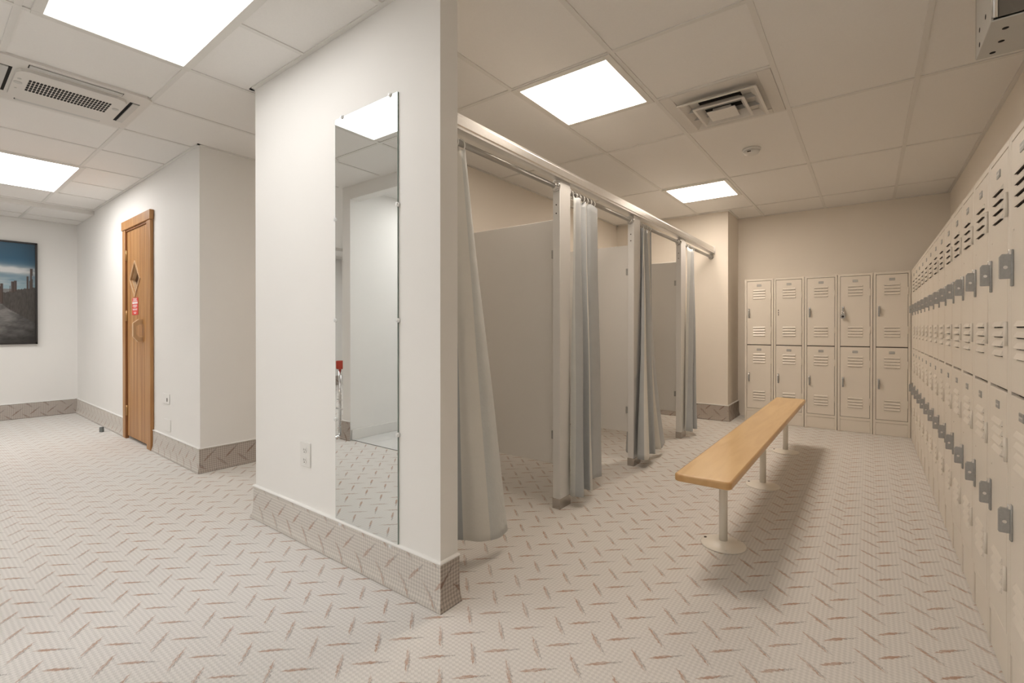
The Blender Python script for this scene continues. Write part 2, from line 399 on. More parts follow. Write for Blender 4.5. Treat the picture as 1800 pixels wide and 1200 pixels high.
b.box(-7.085, -7.06, -2.7, sy(-7.06), ZL - .004, H)
for x in (-7.6,): b.box(x - .012, x + .012, -2.7, 1.46, ZL - .005, ZL + .001)
for y in (.955, -.245): b.box(-7.95, -7.07, y - .012, y + .012, ZL - .005, ZL + .001)
b.box(-7.95, -7.92, -2.7, 1.46, ZL - .006, ZL)
struct('ceiling_lowered', b, [M_CEIL, M_BAR])

# ------------------------------------------------------------------ ceiling lights
def ceiling_light(label, cx, cy, lx, ly, spec, axis, rz=0.0, gain=1.0, frame=.036):
    t = thing('ceiling_light', label, 'ceiling light', (cx, cy, H), rz, 'recessed fluorescent ceiling lights')
    f = MB(); X, Y = lx / 2, ly / 2
    for x0, x1, y0, y1 in ((-X - frame, -X, -Y - frame, Y + frame), (X, X + frame, -Y - frame, Y + frame), (-X, X, -Y - frame, -Y), (-X, X, Y, Y + frame)):
        f.box(x0, x1, y0, y1, -.010, .002, .0015, 1)
    obj('frame', f, M_WHITEM, t)
    d = MB(); d.box(-X, X, -Y, Y, -.007, -.003); obj('diffuser', d, lamp_mat('lit_diffuser', spec, axis, gain), t)
    return t
ceiling_light('square lit ceiling panel above the nearest curtained stall, beside the square air vent', -1.308, 2.430, .525, .54, LAMP_RIGHT, 0, 0, 1.2)
ceiling_light('square lit ceiling panel further back, before the end lockers', -1.308, 4.842, .525, .54, LAMP_RIGHT, 0, 0, 1.65)
ceiling_light('large lit ceiling panel in front of the mirror wall', -2.235, .655, 1.11, .51, LAMP_LEFT, 1, LANG, .56)
ceiling_light('large lit ceiling panel near the wooden door and the beach picture', -5.80, .735, 1.11, .51, LAMP_LEFT, 1, LANG, 1.2)

ceiling_light('added unseen warm fill panel in the side corridor behind the mirror wall', -3.30, 3.60, .525, .54, LAMP_RIGHT, 0)  # added out of view to light the corridor side wall warmly
ceiling_light('added unseen fill panel on the ceiling of the tiled side room', -3.05, -1.0, 1.11, .51, LAMP_LEFT, 1, 0, 1.0)  # fill source added here to brighten the near floor and lower partition
ceiling_light('large added unseen fill panel at the near end of the left room', -6.42, -.90, 1.11, .51, LAMP_LEFT, 1, 0, 1.5)  # extra source added out of frame to even out the left room
ceiling_light('added unseen fill panel at the near end of the locker room', -1.56, -1.62, 1.11, .54, LAMP_LEFT, 0, 0, 1.25)  # added behind the camera to lift the partition and near floor

# ------------------------------------------------------------------ ceiling air vent (square diffuser)
t = thing('air_vent', 'square white ceiling air diffuser with nested louvres', 'air vent', (-.696, 3.025, H))
b = MB(); P_ = .29; Q = .225
for x0, x1, y0, y1 in ((-P_, -Q, -P_, P_), (Q, P_, -P_, P_), (-Q, Q, -P_, -Q), (-Q, Q, Q, P_)): b.box(x0, x1, y0, y1, -.008, .001, .002, 1)
obj('face_plate', b, M_ACW, t)
b = MB(); b.box(-Q, Q, -Q, Q, -.003, .0); obj('throat', b, M_ACW, t)
b = MB(); b.box(-.115, .115, -.115, .115, -.0045, -.002); obj('duct_opening', b, M_VENTD, t)
def louvre(e, ztop_, zbot, inner):
    """a square ring whose blades slope inward and up, with a flat lip at its lower edge"""
    mb = MB()
    for k in range(4):
        c_, s_ = [(1, 0), (0, 1), (-1, 0), (0, -1)][k]
        def P(r, w2, z): return (c_ * r - s_ * w2, s_ * r + c_ * w2, z)
        lip, th = .014, .004
        q0 = [P(e, -e, zbot), P(e, e, zbot), P(e - lip, e - lip, zbot - .001), P(e - lip, -e + lip, zbot - .001)]
        q1 = [P(e - lip, -e + lip, zbot - .001), P(e - lip, e - lip, zbot - .001), P(inner, inner, ztop_), P(inner, -inner, ztop_)]
        q2 = [P(e, -e, zbot), P(e, e, zbot), P(e - .002, e - .002, zbot + .006), P(e - .002, -e + .002, zbot + .006)]
        q3 = [P(e - .002, -e + .002, zbot + .006), P(e - .002, e - .002, zbot + .006), P(inner + .004, inner + .004, ztop_), P(inner + .004, -inner - .004, ztop_)]
        for q_ in (q0, q1, q2, q3): mb.face(q_)
    bmesh.ops.remove_doubles(mb.bm, verts=mb.bm.verts[:], dist=1e-5)
    return obj('louvre', mb, M_ACW, t)
louvre(.213, -.010, -.040, .165)
louvre(.140, -.016, -.052, .100)
b = MB(); b.box(-.078, .078, -.070, .070, -.060, -.052, .002, 2); b.box(-.05, .05, -.045, .045, -.053, -.030); obj('centre_plate', b, M_ACW, t)
for sgn in (-1, 1):
    b = MB(); b.box(-.19, .19, sgn * .06 - .003, sgn * .06 + .003, -.03, -.003); obj('brace', b, M_GREYM, t)

# smoke detector
t = thing('smoke_detector', 'round white smoke detector on the ceiling', 'smoke detector', (-.702, 3.908, H))
b = MB(); b.lathe([(0, -.014), (.062, -.014), (.064, -.008), (.062, 0), (0, 0)]); obj('base_ring', b, M_WHITE, t)
b = MB(); b.lathe([(0, -.044), (.028, -.043), (.048, -.034), (.053, -.022), (.053, -.014), (0, -.014)]); obj('cap', b, M_WHITE, t)
b = MB(); b.box(-.02, .004, -.056, -.046, -.032, -.027); obj('slot', b, M_DARK, t)

# air conditioner cassette in the left ceiling
t = thing('air_conditioner', 'white ceiling cassette air conditioner with perforated grille', 'air conditioner', (-3.655, .638, H), LANG)
b = MB(); A = .318
b.prism([(-A, -A + .03), (-A + .03, -A), (A - .03, -A), (A, -A + .03), (A, A - .03), (A - .03, A), (-A + .03, A), (-A, A - .03)], 'z', -.014, 0.001)
obj('face_plate', b, M_ACW, t)
b = MB(); Bq = .225
b.prism([(-Bq, -Bq + .05), (-Bq + .015, -Bq + .015), (-Bq + .05, -Bq), (Bq - .05, -Bq), (Bq - .015, -Bq + .015), (Bq, -Bq + .05), (Bq, Bq - .05), (Bq - .015, Bq - .015), (Bq - .05, Bq), (-Bq + .05, Bq), (-Bq + .015, Bq - .015), (-Bq, Bq - .05)], 'z', -.030, -.014)
gp = obj('grille', b, M_ACW, t)
b = MB()
for i in range(24):
    for j in range(5):
        y = -.165 + .0143 * i; x = .105 - .036 * j - .0
        b.prism([(x - .0155, y - .003), (x - .011, y - .0053), (x + .011, y - .0053), (x + .0155, y - .003), (x + .0155, y + .003), (x + .011, y + .0053), (x - .011, y + .0053), (x - .0155, y + .003)], 'z', -.0305, -.029)
obj('perforation', b, M_VENTD, gp)
for x, y, r in ((.10, -.205, .008), (.04, -.205, .017), (-.05, -.205, .005), (.05, .20, .016)):
    b = MB(); b.tube((x, y, -.0325), (x, y, -.029), r); obj('indicator', b, M_GREYM, gp)
for k in range(4):
    b = MB(); b.box(-.19, .19, .238, .285, -.0145, -.012); b.mi = 1; b.box(-.186, .186, .252, .283, -.020, -.0142, .001, 1)
    obj('air_slot', b, [M_VENTD, M_GREYM], t, rz=k * PI / 2)

# ------------------------------------------------------------------ mirror with clips
t = thing('mirror', 'tall frameless wall mirror held by clear clips', 'mirror', (-1.738, MIRY, 0))
X0, X1, Z0, Z1 = -.219, .219, .168, 2.012
b = MB(); b.box(X0, X1, -.0065, -.001, Z0, Z1); obj('backing', b, M_GLASSE, t)
b = MB(); b.face([(X0 + .001, -.0066, Z0 + .001), (X1 - .001, -.0066, Z0 + .001), (X1 - .001, -.0066, Z1 - .001), (X0 + .001, -.0066, Z1 - .001)]); obj('mirror_glass', b, M_MIRROR, t, recalc=False)
for x, z in ((-.165, Z1), (.172, Z1), (X0, 1.556), (X0, 1.094), (X0, .640), (X1, 1.558), (X1, 1.090), (X1, .627), (-.18, Z0), (.175, Z0)):
    b = MB(); b.tube((x, -.0005, z), (x, -.011, z), .010, .009, 14); b.tube((x, -.011, z), (x, -.0135, z), .006, .005, 12)
    obj('clip', b, M_CLIP, t)

# wall outlets
def outlet(label, loc, rz=0.0, painted=False, w_=.078, h_=.122):
    t = thing('wall_outlet', label, 'wall outlet', loc, rz)
    b = MB(); b.box(-w_ / 2, w_ / 2, -.006, 0, -h_ / 2, h_ / 2, .003, 2); obj('cover_plate', b, M_WALL if painted else M_WHITE, t)
    if not painted:
        for z in (.024, -.026):
            b = MB(); b.prism([(.017 * math.cos(a * PI / 8), z + .019 * math.sin(a * PI / 8)) for a in range(16)], 'y', -.0085, -.005)
            s = obj('socket', b, M_WHITE, t)
            c = MB(); c.box(-.0075, -.0055, -.0092, -.008, z - .004, z + .006); c.box(.0055, .0075, -.0092, -.008, z - .004, z + .006); c.tube((0, -.0092, z - .011), (0, -.008, z - .011), .003)
            obj('slot', c, M_DARK, s)
    return t
outlet('white duplex wall outlet left of the tall mirror', (-2.222, MIRY, .435), w_=.092)
o1 = outlet('painted-over blank outlet plate between wooden door and wall corner, upper one', (-4.63, sy(-4.63), .478), -.0185, True, .16, .085)
c = MB(); c.box(.028, .042, -.0075, -.004, -.022, .008); obj('slot', c, M_DARK, o1)
outlet('painted-over blank outlet plate just above the carpet skirting near the wooden door, lower one', (-4.60, sy(-4.60), .262), -.0185, True, .15, .10)

# ------------------------------------------------------------------ wooden sauna door (local x along wall, -y into the room)
DX = -5.39
t = struct_root = thing('door_1', 'narrow cedar door with diamond window and wooden pull', 'door', (DX, sy(DX), 0), -.0185)
t['kind'] = 'structure'
def dpart(name, mb, m, p=t, lab=None):
    o = obj(name, mb, m, p)
    if lab: o['label'] = lab
    return o
W0, W1 = -.410, .442
b = MB(); b.box(W0, W0 + .085, -.028, -.001, 0, 2.0, .004, 1); dpart('casing', b, M_CEDAR)
b = MB(); b.box(W1 - .107, W1, -.028, -.001, 0, 2.0, .004, 1); dpart('casing', b, M_CEDAR)
b = MB(); b.box(W0 - .012, W1 + .012, -.034, -.001, 2.0, 2.085, .004, 1); dpart('head_casing', b, M_CEDAR)
b = MB(); b.box(-.327, -.3135, -.026, .09, 0, 2.0); b.box(.325, .337, -.02, .09, 0, 2.0); b.box(-.3135, .325, -.02, .09, 1.985, 1.999); dpart('jamb', b, M_CEDARD)
# slab of vertical boards with a diamond hole
b = MB()
sl0, sl1, sz0, sz1, yf, yb = -.310, .322, .03, 1.982, -.010, .032
cx, cz, dw, dh = -.057, 1.518, .145, .158
def quadp(pts): b.prism(pts, 'y', yf, yb)
quadp([(sl0, sz0), (cx, sz0), (cx, cz - dh), (cx - dw, cz), (sl0, cz)])
quadp([(cx, sz0), (sl1, sz0), (sl1, cz), (cx + dw, cz), (cx, cz - dh)])
quadp([(sl0, cz), (cx - dw, cz), (cx, cz + dh), (cx, sz1), (sl0, sz1)])
quadp([(cx, cz + dh), (cx + dw, cz), (sl1, cz), (sl1, sz1), (cx, sz1)])
b.mi = 1
for k in range(1, 6):
    x = sl0 + (sl1 - sl0) * k / 6
    if abs(x - cx) < dw:
        hh = dh * (1 - abs(x - cx) / dw); b.box(x - .0015, x + .0015, yf - .0006, yf + .001, sz0, cz - hh); b.box(x - .0015, x + .0015, yf - .0006, yf + .001, cz + hh, sz1)
    else: b.box(x - .0015, x + .0015, yf - .0006, yf + .001, sz0, sz1)
slab = dpart('door_slab', b, [M_CEDAR, M_CEDARD])
b = MB()
dia = [(cx, cz - dh), (cx + dw, cz), (cx, cz + dh), (cx - dw, cz)]
for i in range(4):
    p, q_ = dia[i], dia[(i + 1) % 4]
    ip = (cx + (p[0] - cx) * .93, cz + (p[1] - cz) * .93); iq = (cx + (q_[0] - cx) * .93, cz + (q_[1] - cz) * .93)
    op = (cx + (p[0] - cx) * 1.09, cz + (p[1] - cz) * 1.09); oq = (cx + (q_[0] - cx) * 1.09, cz + (q_[1] - cz) * 1.09)
    b.prism([op, oq, q_, p], 'y', yf - .009, yf)
    b.prism([p, q_, iq, ip], 'y', yf + .006, yb)
dpart('window_frame', b, M_CEDARL, slab, 'pale wood diamond moulding')
b = MB(); b.prism(dia, 'y', yb - .008, yb - .004); dpart('window_pane', b, M_DIA, slab, 'dark diamond glass')
sx0, sx1 = -.150, .035
b = MB(); b.box(sx0, sx1, yf - .003, yf, 1.183, 1.342, .001, 1); b.mi = 1
b.box(sx0 + .012, sx1 - .012, yf - .0036, yf - .002, 1.286, 1.304)
for z, ww in ((1.333, .06), (1.322, .05), (1.313, .07), (1.274, .06), (1.265, .07), (1.255, .045), (1.238, .07), (1.229, .066), (1.207, .04), (1.197, .03)):
    b.box((sx0 + sx1) / 2 - ww, (sx0 + sx1) / 2 + ww, yf - .0036, yf - .002, z - .0026, z + .0026)
sg = dpart('warning_sign', b, [M_RED, M_PAPER], slab, 'red notice with white lines of text')
b = MB()
HP = [(.0, .935), (.0, 1.14), (-.026, 1.14), (-.068, 1.105), (-.068, .985), (-.030, .935)]
HI = [(.0, .980), (.0, 1.092), (-.018, 1.092), (-.045, 1.078), (-.045, .998), (-.022, .980)]
x0, x1 = .128, .160
for i in range(5):
    a_, c_, d_, e_ = HP[i + 1] if i < 5 else HP[0], HP[(i + 2) % 6], HI[(i + 2) % 6], HI[i + 1]
    b.prism([(yf + a_[0], a_[1]), (yf + c_[0], c_[1]), (yf + d_[0], d_[1]), (yf + e_[0], e_[1])], 'x', x0, x1)
dpart('pull_handle', b, M_CEDARL, slab, 'pale wooden pull handle')
for z in (1.757, 1.178, .27):
    b = MB(); b.tube((-.312, -.016, z - .05), (-.312, -.016, z + .05), .008, n=12); b.box(-.318, -.312, -.026, -.012, z - .05, z + .05)
    dpart('hinge', b, M_BRASS)
b = MB(); b.box(-.310, .325, .05, .10, 0.0, 2.0); dpart('backing_board', b, M_VENTD)

# grey stub standing on the carpet
b = MB(); b.prism([(-.015, 0.001), (.015, 0.001), (.013, .052), (-.013, .052)], 'y', -.012, .012)
tag(obj('door_stop', b, M_GREY, loc=(-6.25, 1.335, 0), rz=.64), 'small grey stub standing on the carpet by the skirting', 'door stop')

# ------------------------------------------------------------------ framed beach picture
PW, PZ0, PZ1 = .90, .872, 2.070
t = thing('framed_picture', 'black framed portrait print of a sandy beach path under blue sky', 'picture', (XL, 1.104 - PW / 2, 0), PI / 2)
# local x runs toward +Y, -y toward the room
b = MB(); fw = .020
for x0, x1, z0, z1 in ((-PW / 2, -PW / 2 + fw, PZ0, PZ1), (PW / 2 - fw, PW / 2, PZ0, PZ1), (-PW / 2, PW / 2, PZ0, PZ0 + fw), (-PW / 2, PW / 2, PZ1 - fw, PZ1)): b.box(x0, x1, -.04, -.001, z0, z1, .002, 1)
obj('frame', b, M_BLACKF, t)
def vn(x, y, s):
    from mathutils import noise
    return noise.noise(Vector((x * s, y * s, 3.3)))
def art(u, v):
    """u 0..1 left to right, v 0..1 bottom to top"""
    hz = .535
    if v > hz:
        k = (v - hz) / (1 - hz)
        c = Vector((.30, .43, .48)).lerp(Vector((.010, .105, .20)), min(1, k * 1.5) ** .7)
        c *= 1 - .55 * max(0, k - .45) * (.4 + u) - .3 * max(0, u - .8) * k
        cl = vn(u * .7, v * 3.2, 4.0) + .55 * vn(u * 1.5, v * 6, 9.0)
        band = math.exp(-((v - .735 + .03 * (u - .6)) / .035) ** 2) * (1.0 if u > .2 else .6)
        band2 = .5 * math.exp(-((v - .61) / .04) ** 2)
        a = max(0, min(1, band * (1.1 + .8 * cl) + band2 * (.5 + 1.2 * cl)))
        c = c.lerp(Vector((.62, .64, .64)), a)
    else: c = Vector((.2, .2, .2))
    ridge = .475 + .02 * vn(u, 1.7, 3) + .10 * max(0, u - .62) / .38 + .014 * vn(u, 5.0, 60)
    if v < ridge:
        c = Vector((.062, .055, .050)) * (1 + .5 * vn(u * 4, v, 26))
        edge = .395 - .20 * max(0, u - .66) / .34 + .02 * vn(u, .4, 9)
        if u < .4: edge = .40 + .1 * (.4 - u)
        if v < edge:
            g = .20 + .13 * vn(u * .8, v * 2.4, 11) + .07 * vn(u, v * 3, 34)
            shade = .30 + .70 * min(1, v / .33)
            c = Vector((g * 1.04, g, g * .97)) * shade * (1.0 - .55 * max(0, u - .62) / .38)
    for pu, pb, pt, pw in ((.683, .385, .590, .014), (.665, .40, .56, .007), (.783, .50, .614, .013), (.811, .51, .624, .012), (.760, .50, .57, .005), (.925, .53, .675, .010), (.962, .54, .752, .012), (.945, .54, .63, .005), (.30, .46, .58, .012), (.42, .45, .57, .01), (.20, .45, .60, .012)):
        if abs(u - pu - .004 * vn(v, pu, 9)) < pw and pb < v < pt: c = Vector((.075, .052, .044)) * (1.2 - .5 * (u > pu))
    vig = 1 - .55 * max(0, (abs(u - .5) - .3) / .2) ** 2 * .6 - .3 * max(0, (.12 - v) / .12)
    return c * max(.1, vig)
me = bpy.data.meshes.new('print'); NU, NV = 150, 200
xs = [-PW / 2 + fw + (PW - 2 * fw) * i / NU for i in range(NU + 1)]; zs = [PZ0 + fw + (PZ1 - PZ0 - 2 * fw) * j / NV for j in range(NV + 1)]
me.from_pydata([(x, -.03, z) for z in zs for x in xs], [], [(j * (NU + 1) + i, j * (NU + 1) + i + 1, (j + 1) * (NU + 1) + i + 1, (j + 1) * (NU + 1) + i) for j in range(NV) for i in range(NU)])
ca = me.color_attributes.new('ink', 'FLOAT_COLOR', 'POINT')
flat = []
for j in range(NV + 1):
    for i in range(NU + 1): cc = art(i / NU, j / NV); flat += [max(0, cc[0]), max(0, cc[1]), max(0, cc[2]), 1]
ca.data.foreach_set('color', flat)
mp_ = bpy.data.materials.new('beach_print'); mp_.use_nodes = True
vc = mp_.node_tree.nodes.new('ShaderNodeVertexColor'); vc.layer_name = 'ink'
mp_.node_tree.links.new(vc.outputs[0], mp_.node_tree.nodes['Principled BSDF'].inputs['Base Color']); mp_.node_tree.nodes['Principled BSDF'].inputs['Roughness'].default_value = .35
me.materials.append(mp_); po = bpy.data.objects.new('print', me); COL.objects.link(po); po.parent = t

# ------------------------------------------------------------------ shower / changing stalls
POSTS = [(2.37, 2.49, 'first'), (3.455, 3.585, 'second'), (4.60, 4.74, 'third')]
PX0, PX1 = -1.485, -1.436
nth = ['nearest', 'middle', 'farthest']
for i, (y0, y1, _) in enumerate(POSTS):
    t = thing('stall_post', nth[i] + ' of the three pale grey stall posts with a steel shoe', 'stall post', (PX1, y0, 0), 0, 'stall posts')
    d = y1 - y0; T = PX1 - PX0
    b = MB(); b.box(-T, 0, 0, d, .055, 1.925, .002, 1); obj('pilaster', b, M_POST, t)
    b = MB(); b.box(-T - .002, .002, -.002, d + .002, .0, .06, .001, 1); obj('shoe', b, M_SHOE, t)
    for z in (1.78, 1.73):
        b = MB(); b.tube((-T / 2, -.003, z), (-T / 2, .001, z), .004, n=10); obj('screw', b, M_BOLT, t)
    # dividing panel
    yc = (y0 + y1) / 2
    t = thing('stall_divider', 'grey dividing panel behind the ' + nth[i] + ' stall post', 'partition panel', (PX0, yc, 0), 0, 'stall dividing panels')
    b = MB(); b.box(-1.147, -.006, -.0125, .0125, .247, 1.708, .002, 1); obj('board', b, M_PANEL, t)
    for z in (.42, 1.50):
        b = MB(); b.box(-.035, -.001, -.022, -.0126, z - .025, z + .025, .002, 1); b.tube((-.018, -.026, z), (-.018, -.022, z), .005, n=10); obj('bracket', b, M_STEEL, t)
t = thing('head_rail', 'long aluminium rail running across the tops of the stall posts', 'rail', (-1.445, 1.349, 1.926))
b = MB(); L = 5.779 - 1.349
b.prism([(-.024, 0), (.020, 0), (.020, .012), (.024, .016), (.024, .052), (.020, .056), (.020, .066), (-.024, .066)], 'y', 0, L); obj('channel', b, M_ALU, t)
b = MB(); b.box(-.03, .03, L - .012, L - .001, -.012, .08, .002, 1); obj('wall_bracket', b, M_ALU, t)
RODX, RODZ = -1.462, 1.885
ends = [1.349] + [v for p in POSTS for v in p[:2]] + [5.779]
SPANS = [(ends[2 * i], ends[2 * i + 1]) for i in range(4)]
onth = ['nearest', 'second', 'third', 'farthest']
for i, (y0, y1) in enumerate(SPANS):
    t = thing('curtain_rod', 'steel curtain rod of the ' + onth[i] + ' stall', 'curtain rod', (RODX, y0, RODZ), 0, 'curtain rods')
    L = y1 - y0
    b = MB(); b.tube((0, .002, 0), (0, L - .002, 0), .0140, n=18); obj('tube', b, M_ROD, t)
    for ya, s in ((.0015, 1), (L - .0015, -1)):
        b = MB(); b.tube((0, ya, 0), (0, ya + s * .006, 0), .030, .028, 20); b.tube((0, ya + s * .006, 0), (0, ya + s * .03, 0), .019, .016, 18); obj('flange', b, M_CHROME, t)

def catmull(P, n):
    out = []
    for i in range(len(P) - 1):
        p0, p1, p2, p3 = P[max(0, i - 1)], P[i], P[i + 1], P[min(len(P) - 1, i + 2)]
        for k in range(n):
            t = k / n
            out.append(tuple(.5 * (2 * b_ + (c_ - a_) * t + (2 * a_ - 5 * b_ + 4 * c_ - d_) * t * t + (3 * b_ - a_ - 3 * c_ + d_) * t ** 3) for a_, b_, c_, d_ in zip(p0, p1, p2, p3)))
    out.append(tuple(P[-1])); return out
def curtain(label, top, bot, segs, z0, rings, ztop=1.862, late=(), lift={}):
    """top / bot: plan outlines (x, y) of the cloth at the rod and at the hem; segs: cloth facing the room per stretch
    (S satin, L liner, H hem band); late: points that only swing out near the floor"""
    ya, yz = min(p[1] for p in top), max(p[1] for p in top); yc = (ya + yz) / 2
    t = thing('shower_curtain', label, 'curtain', (RODX, yc, 0), 0, 'stall curtains')
    NK, NZ = 8, 46
    b = MB(); g = []
    for j in range(NZ + 1):
        k = j / NZ; P = []
        for i, (a, c) in enumerate(zip(top, bot)):
            e = k ** (2.6 if i in late else 1.0)
            P.append((a[0] + (c[0] - a[0]) * e + .0025 * math.sin(9 * k + 1.7 * i), a[1] + (c[1] - a[1]) * e + .002 * math.sin(7 * k + 2.3 * i), lift.get(i, 0.0)))
        row = []
        pts = catmull(P, NK)
        for i, (x, y, lf) in enumerate(pts):
            zt = ztop - .006 * (1 - math.cos(i * 2 * PI / 13))
            row.append(b.bm.verts.new((x - RODX, y - yc, zt + (z0 + lf - zt) * k)))
        g.append(row)
    for j in range(NZ):
        for i in range(len(g[0]) - 1):
            f = b.bm.faces.new((g[j + 1][i], g[j + 1][i + 1], g[j][i + 1], g[j][i])); f.smooth = True
            f.material_index = 'SLH'.index(segs[i // NK])
    b.bm.normal_update()
    c = obj('cloth', b, [M_SATIN, M_LINER, M_HEM, M_LINER, M_SATIN, M_LINER], t, recalc=False)
    sm = c.modifiers.new('thickness', 'SOLIDIFY'); sm.thickness = .0018; sm.offset = -1; sm.material_offset = 3
    for r in range(rings):
        y = ya + (yz - ya) * (r + .35) / rings - yc
        b = MB(); b.torus((0, y, RODZ - .010), (.12, 1, .1 * (-1) ** r), .0245, .0026); b.tube((0, y - .006, RODZ + .0155), (.0, y + .008, RODZ + .0165), .0065, .0065, 10)
        obj('ring', b, M_WHITE, t)
    return t
curtain('white-lined curtain bunched against the mirror wall at the nearest stall',
        [(-1.475, 1.385), (-1.45, 1.40), (-1.475, 1.43), (-1.452, 1.45), (-1.472, 1.475), (-1.462, 1.495), (-1.452, 1.515), (-1.446, 1.545), (-1.448, 1.568), (-1.462, 1.588)],
        [(-1.50, 1.39), (-1.46, 1.41), (-1.53, 1.45), (-1.48, 1.49), (-1.54, 1.55), (-1.484, 1.601), (-1.425, 1.624), (-1.386, 1.675), (-1.367, 1.726), (-1.385, 1.806)],
        'LLSSSLLSH'.replace('LLSSSLLSH', 'SSSSSLLHH'), .085, 5)
curtain('grey satin curtain gathered beside the nearest stall post',
        [(-1.428, 2.514), (-1.426, 2.535), (-1.432, 2.615), (-1.475, 2.625), (-1.475, 2.655), (-1.44, 2.69), (-1.452, 2.705), (-1.475, 2.72), (-1.445, 2.755), (-1.44, 2.85)],
        [(-1.417, 2.452), (-1.377, 2.449), (-1.337, 2.481), (-1.395, 2.545), (-1.425, 2.60), (-1.359, 2.603), (-1.357, 2.625), (-1.445, 2.75), (-1.430, 2.79), (-1.412, 2.865)],
        'HSSSSLSSS', .065, 7, lift={0: .0, 8: .012, 9: .012})
curtain('grey satin curtain beside the middle stall post, its hem swinging outward',
        [(-1.475, 3.61), (-1.47, 3.613), (-1.48, 3.616), (-1.465, 3.632), (-1.428, 3.622), (-1.422, 3.618), (-1.428, 3.645), (-1.445, 3.67), (-1.475, 3.68), (-1.45, 3.71), (-1.44, 3.75), (-1.475, 3.765), (-1.478, 3.79), (-1.46, 3.81), (-1.45, 3.825), (-1.445, 3.84)],
        [(-1.57, 3.61), (-1.53, 3.560), (-1.50, 3.605), (-1.438, 3.635), (-1.405, 3.57), (-1.404, 3.449), (-1.346, 3.434), (-1.327, 3.488), (-1.38, 3.60), (-1.371, 3.639), (-1.342, 3.66), (-1.40, 3.74), (-1.43, 3.78), (-1.40, 3.80), (-1.365, 3.85), (-1.385, 4.0)],
        'SSSSSSLSSSSLLLS', .068, 6, late=(13, 14, 15), lift={15: .02})
curtain('grey satin curtain beside the farthest stall post',
        [(-1.428, 4.765), (-1.426, 4.87), (-1.435, 4.99), (-1.47, 5.0), (-1.475, 5.02), (-1.455, 5.025), (-1.445, 5.045), (-1.47, 5.06), (-1.475, 5.08)],
        [(-1.417, 4.652), (-1.402, 4.650), (-1.344, 4.665), (-1.40, 4.74), (-1.42, 4.79), (-1.358, 4.80), (-1.35, 4.823), (-1.41, 4.90), (-1.45, 4.99)],
        'HSSSSSSS', .07, 6)

# ------------------------------------------------------------------ bench
BX, BY0, BY1, BZ, BT, BWd = -.566, 2.085, 4.975, .422, .033, .234
t = thing('bench', 'long maple changing bench on white floor pedestals', 'bench', (BX, (BY0 + BY1) / 2, 0))
b = MB(); hl = (BY1 - BY0) / 2; hw = BWd / 2; R = .024
def rr(off):
    pts = []
    for cx_, cy_, a0 in ((hw - R, hl - R, 0), (-hw + R, hl - R, PI / 2), (-hw + R, -hl + R, PI), (hw - R, -hl + R, 1.5 * PI)):
        for k in range(7):
            a = a0 + k * PI / 12; pts.append((cx_ + (R - off) * math.cos(a), cy_ + (R - off) * math.sin(a)))
    return pts
lev = [(.006, BZ - BT), (.0015, BZ - BT + .0025), (0, BZ - BT + .006), (0, BZ - .008), (.0015, BZ - .0035), (.0045, BZ - .001), (.008, BZ)]
rings_ = [[b.bm.verts.new((x, y, z)) for x, y in rr(o)] for o, z in lev]
for li, (A_, B_) in enumerate(zip(rings_, rings_[1:])):
    n = len(A_)
    for i in range(n):
        f = b.bm.faces.new((A_[i], A_[(i + 1) % n], B_[(i + 1) % n], B_[i])); f.smooth = True; f.material_index = 1
b.bm.faces.new(list(reversed(rings_[0]))).material_index = 1; b.bm.faces.new(rings_[-1])
obj('seat_board', b, [M_BENCH, M_BENCHE], t)
yc = (BY0 + BY1) / 2
for y in (2.468, 3.553, 4.638):
    b = MB(); b.tube((0, y - yc, .012), (0, y - yc, BZ - BT - .004), .0195, n=24); b.box(-.085, .085, y - yc - .035, y - yc + .035, BZ - BT - .0045, BZ - BT - .0005); p = obj('pedestal', b, M_CREAM, t)
    b = MB(); b.lathe([(0, .001), (.103, .001), (.104, .004), (.099, .0075), (.075, .012), (.058, .0175), (.03, .0195), (.022, .024), (0, .024)], (0, y - yc, 0), 40); q_ = obj('floor_flange', b, M_CREAM, p)
    for k in range(3):
        a = PI * .95 + k * 2 * PI / 3
        b = MB(); b.lathe([(.0075, 0), (.006, .004), (0, .0045)], (.088 * math.cos(a), y - yc + .088 * math.sin(a), .0085), 10); obj('screw', b, M_BOLT if k == 0 else M_CREAM, p)

# ------------------------------------------------------------------ lockers
LW, LH, DZ0, DZ1, DH = .290, 1.612, .155, .876, .712
def wedge_louvre(mb, x0, x1, z):
    # pressed louvre, open downward
    n = 6; y0 = 0.0
    top, pr = z + .017, .0075
    prof = [(y0, top), (y0 - pr * .55, z + .009), (y0 - pr, z + .001), (y0 - pr, z), (y0, z)]
    mb.mi = 0
    mb.prism(prof, 'x', x0 + .004, x1 - .004)
    for xa_, xb2 in ((x0, x0 + .004), (x1, x1 - .004)):
        a = [(xa_, y0, top - .002), (xa_, y0, z), (xb2, y0 - pr, z), (xb2, y0 - pr * .55, z + .009)]
        mb.face(a)
    mb.mi = 1
    mb.face([(x0 + .003, y0 - .0005, z - .0032), (x1 - .003, y0 - .0005, z - .0032), (x1 - .003, y0 - .0005, z + .0004), (x0 + .003, y0 - .0005, z + .0004)])  # dark strip below the lip: shade beneath the louvre, painted in
    mb.face([(x0 + .004, y0 - pr + .0012, z - .0002), (x1 - .004, y0 - pr + .0012, z - .0002), (x1 - .004, y0, z - .0002), (x0 + .004, y0, z - .0002)])
    mb.mi = 0
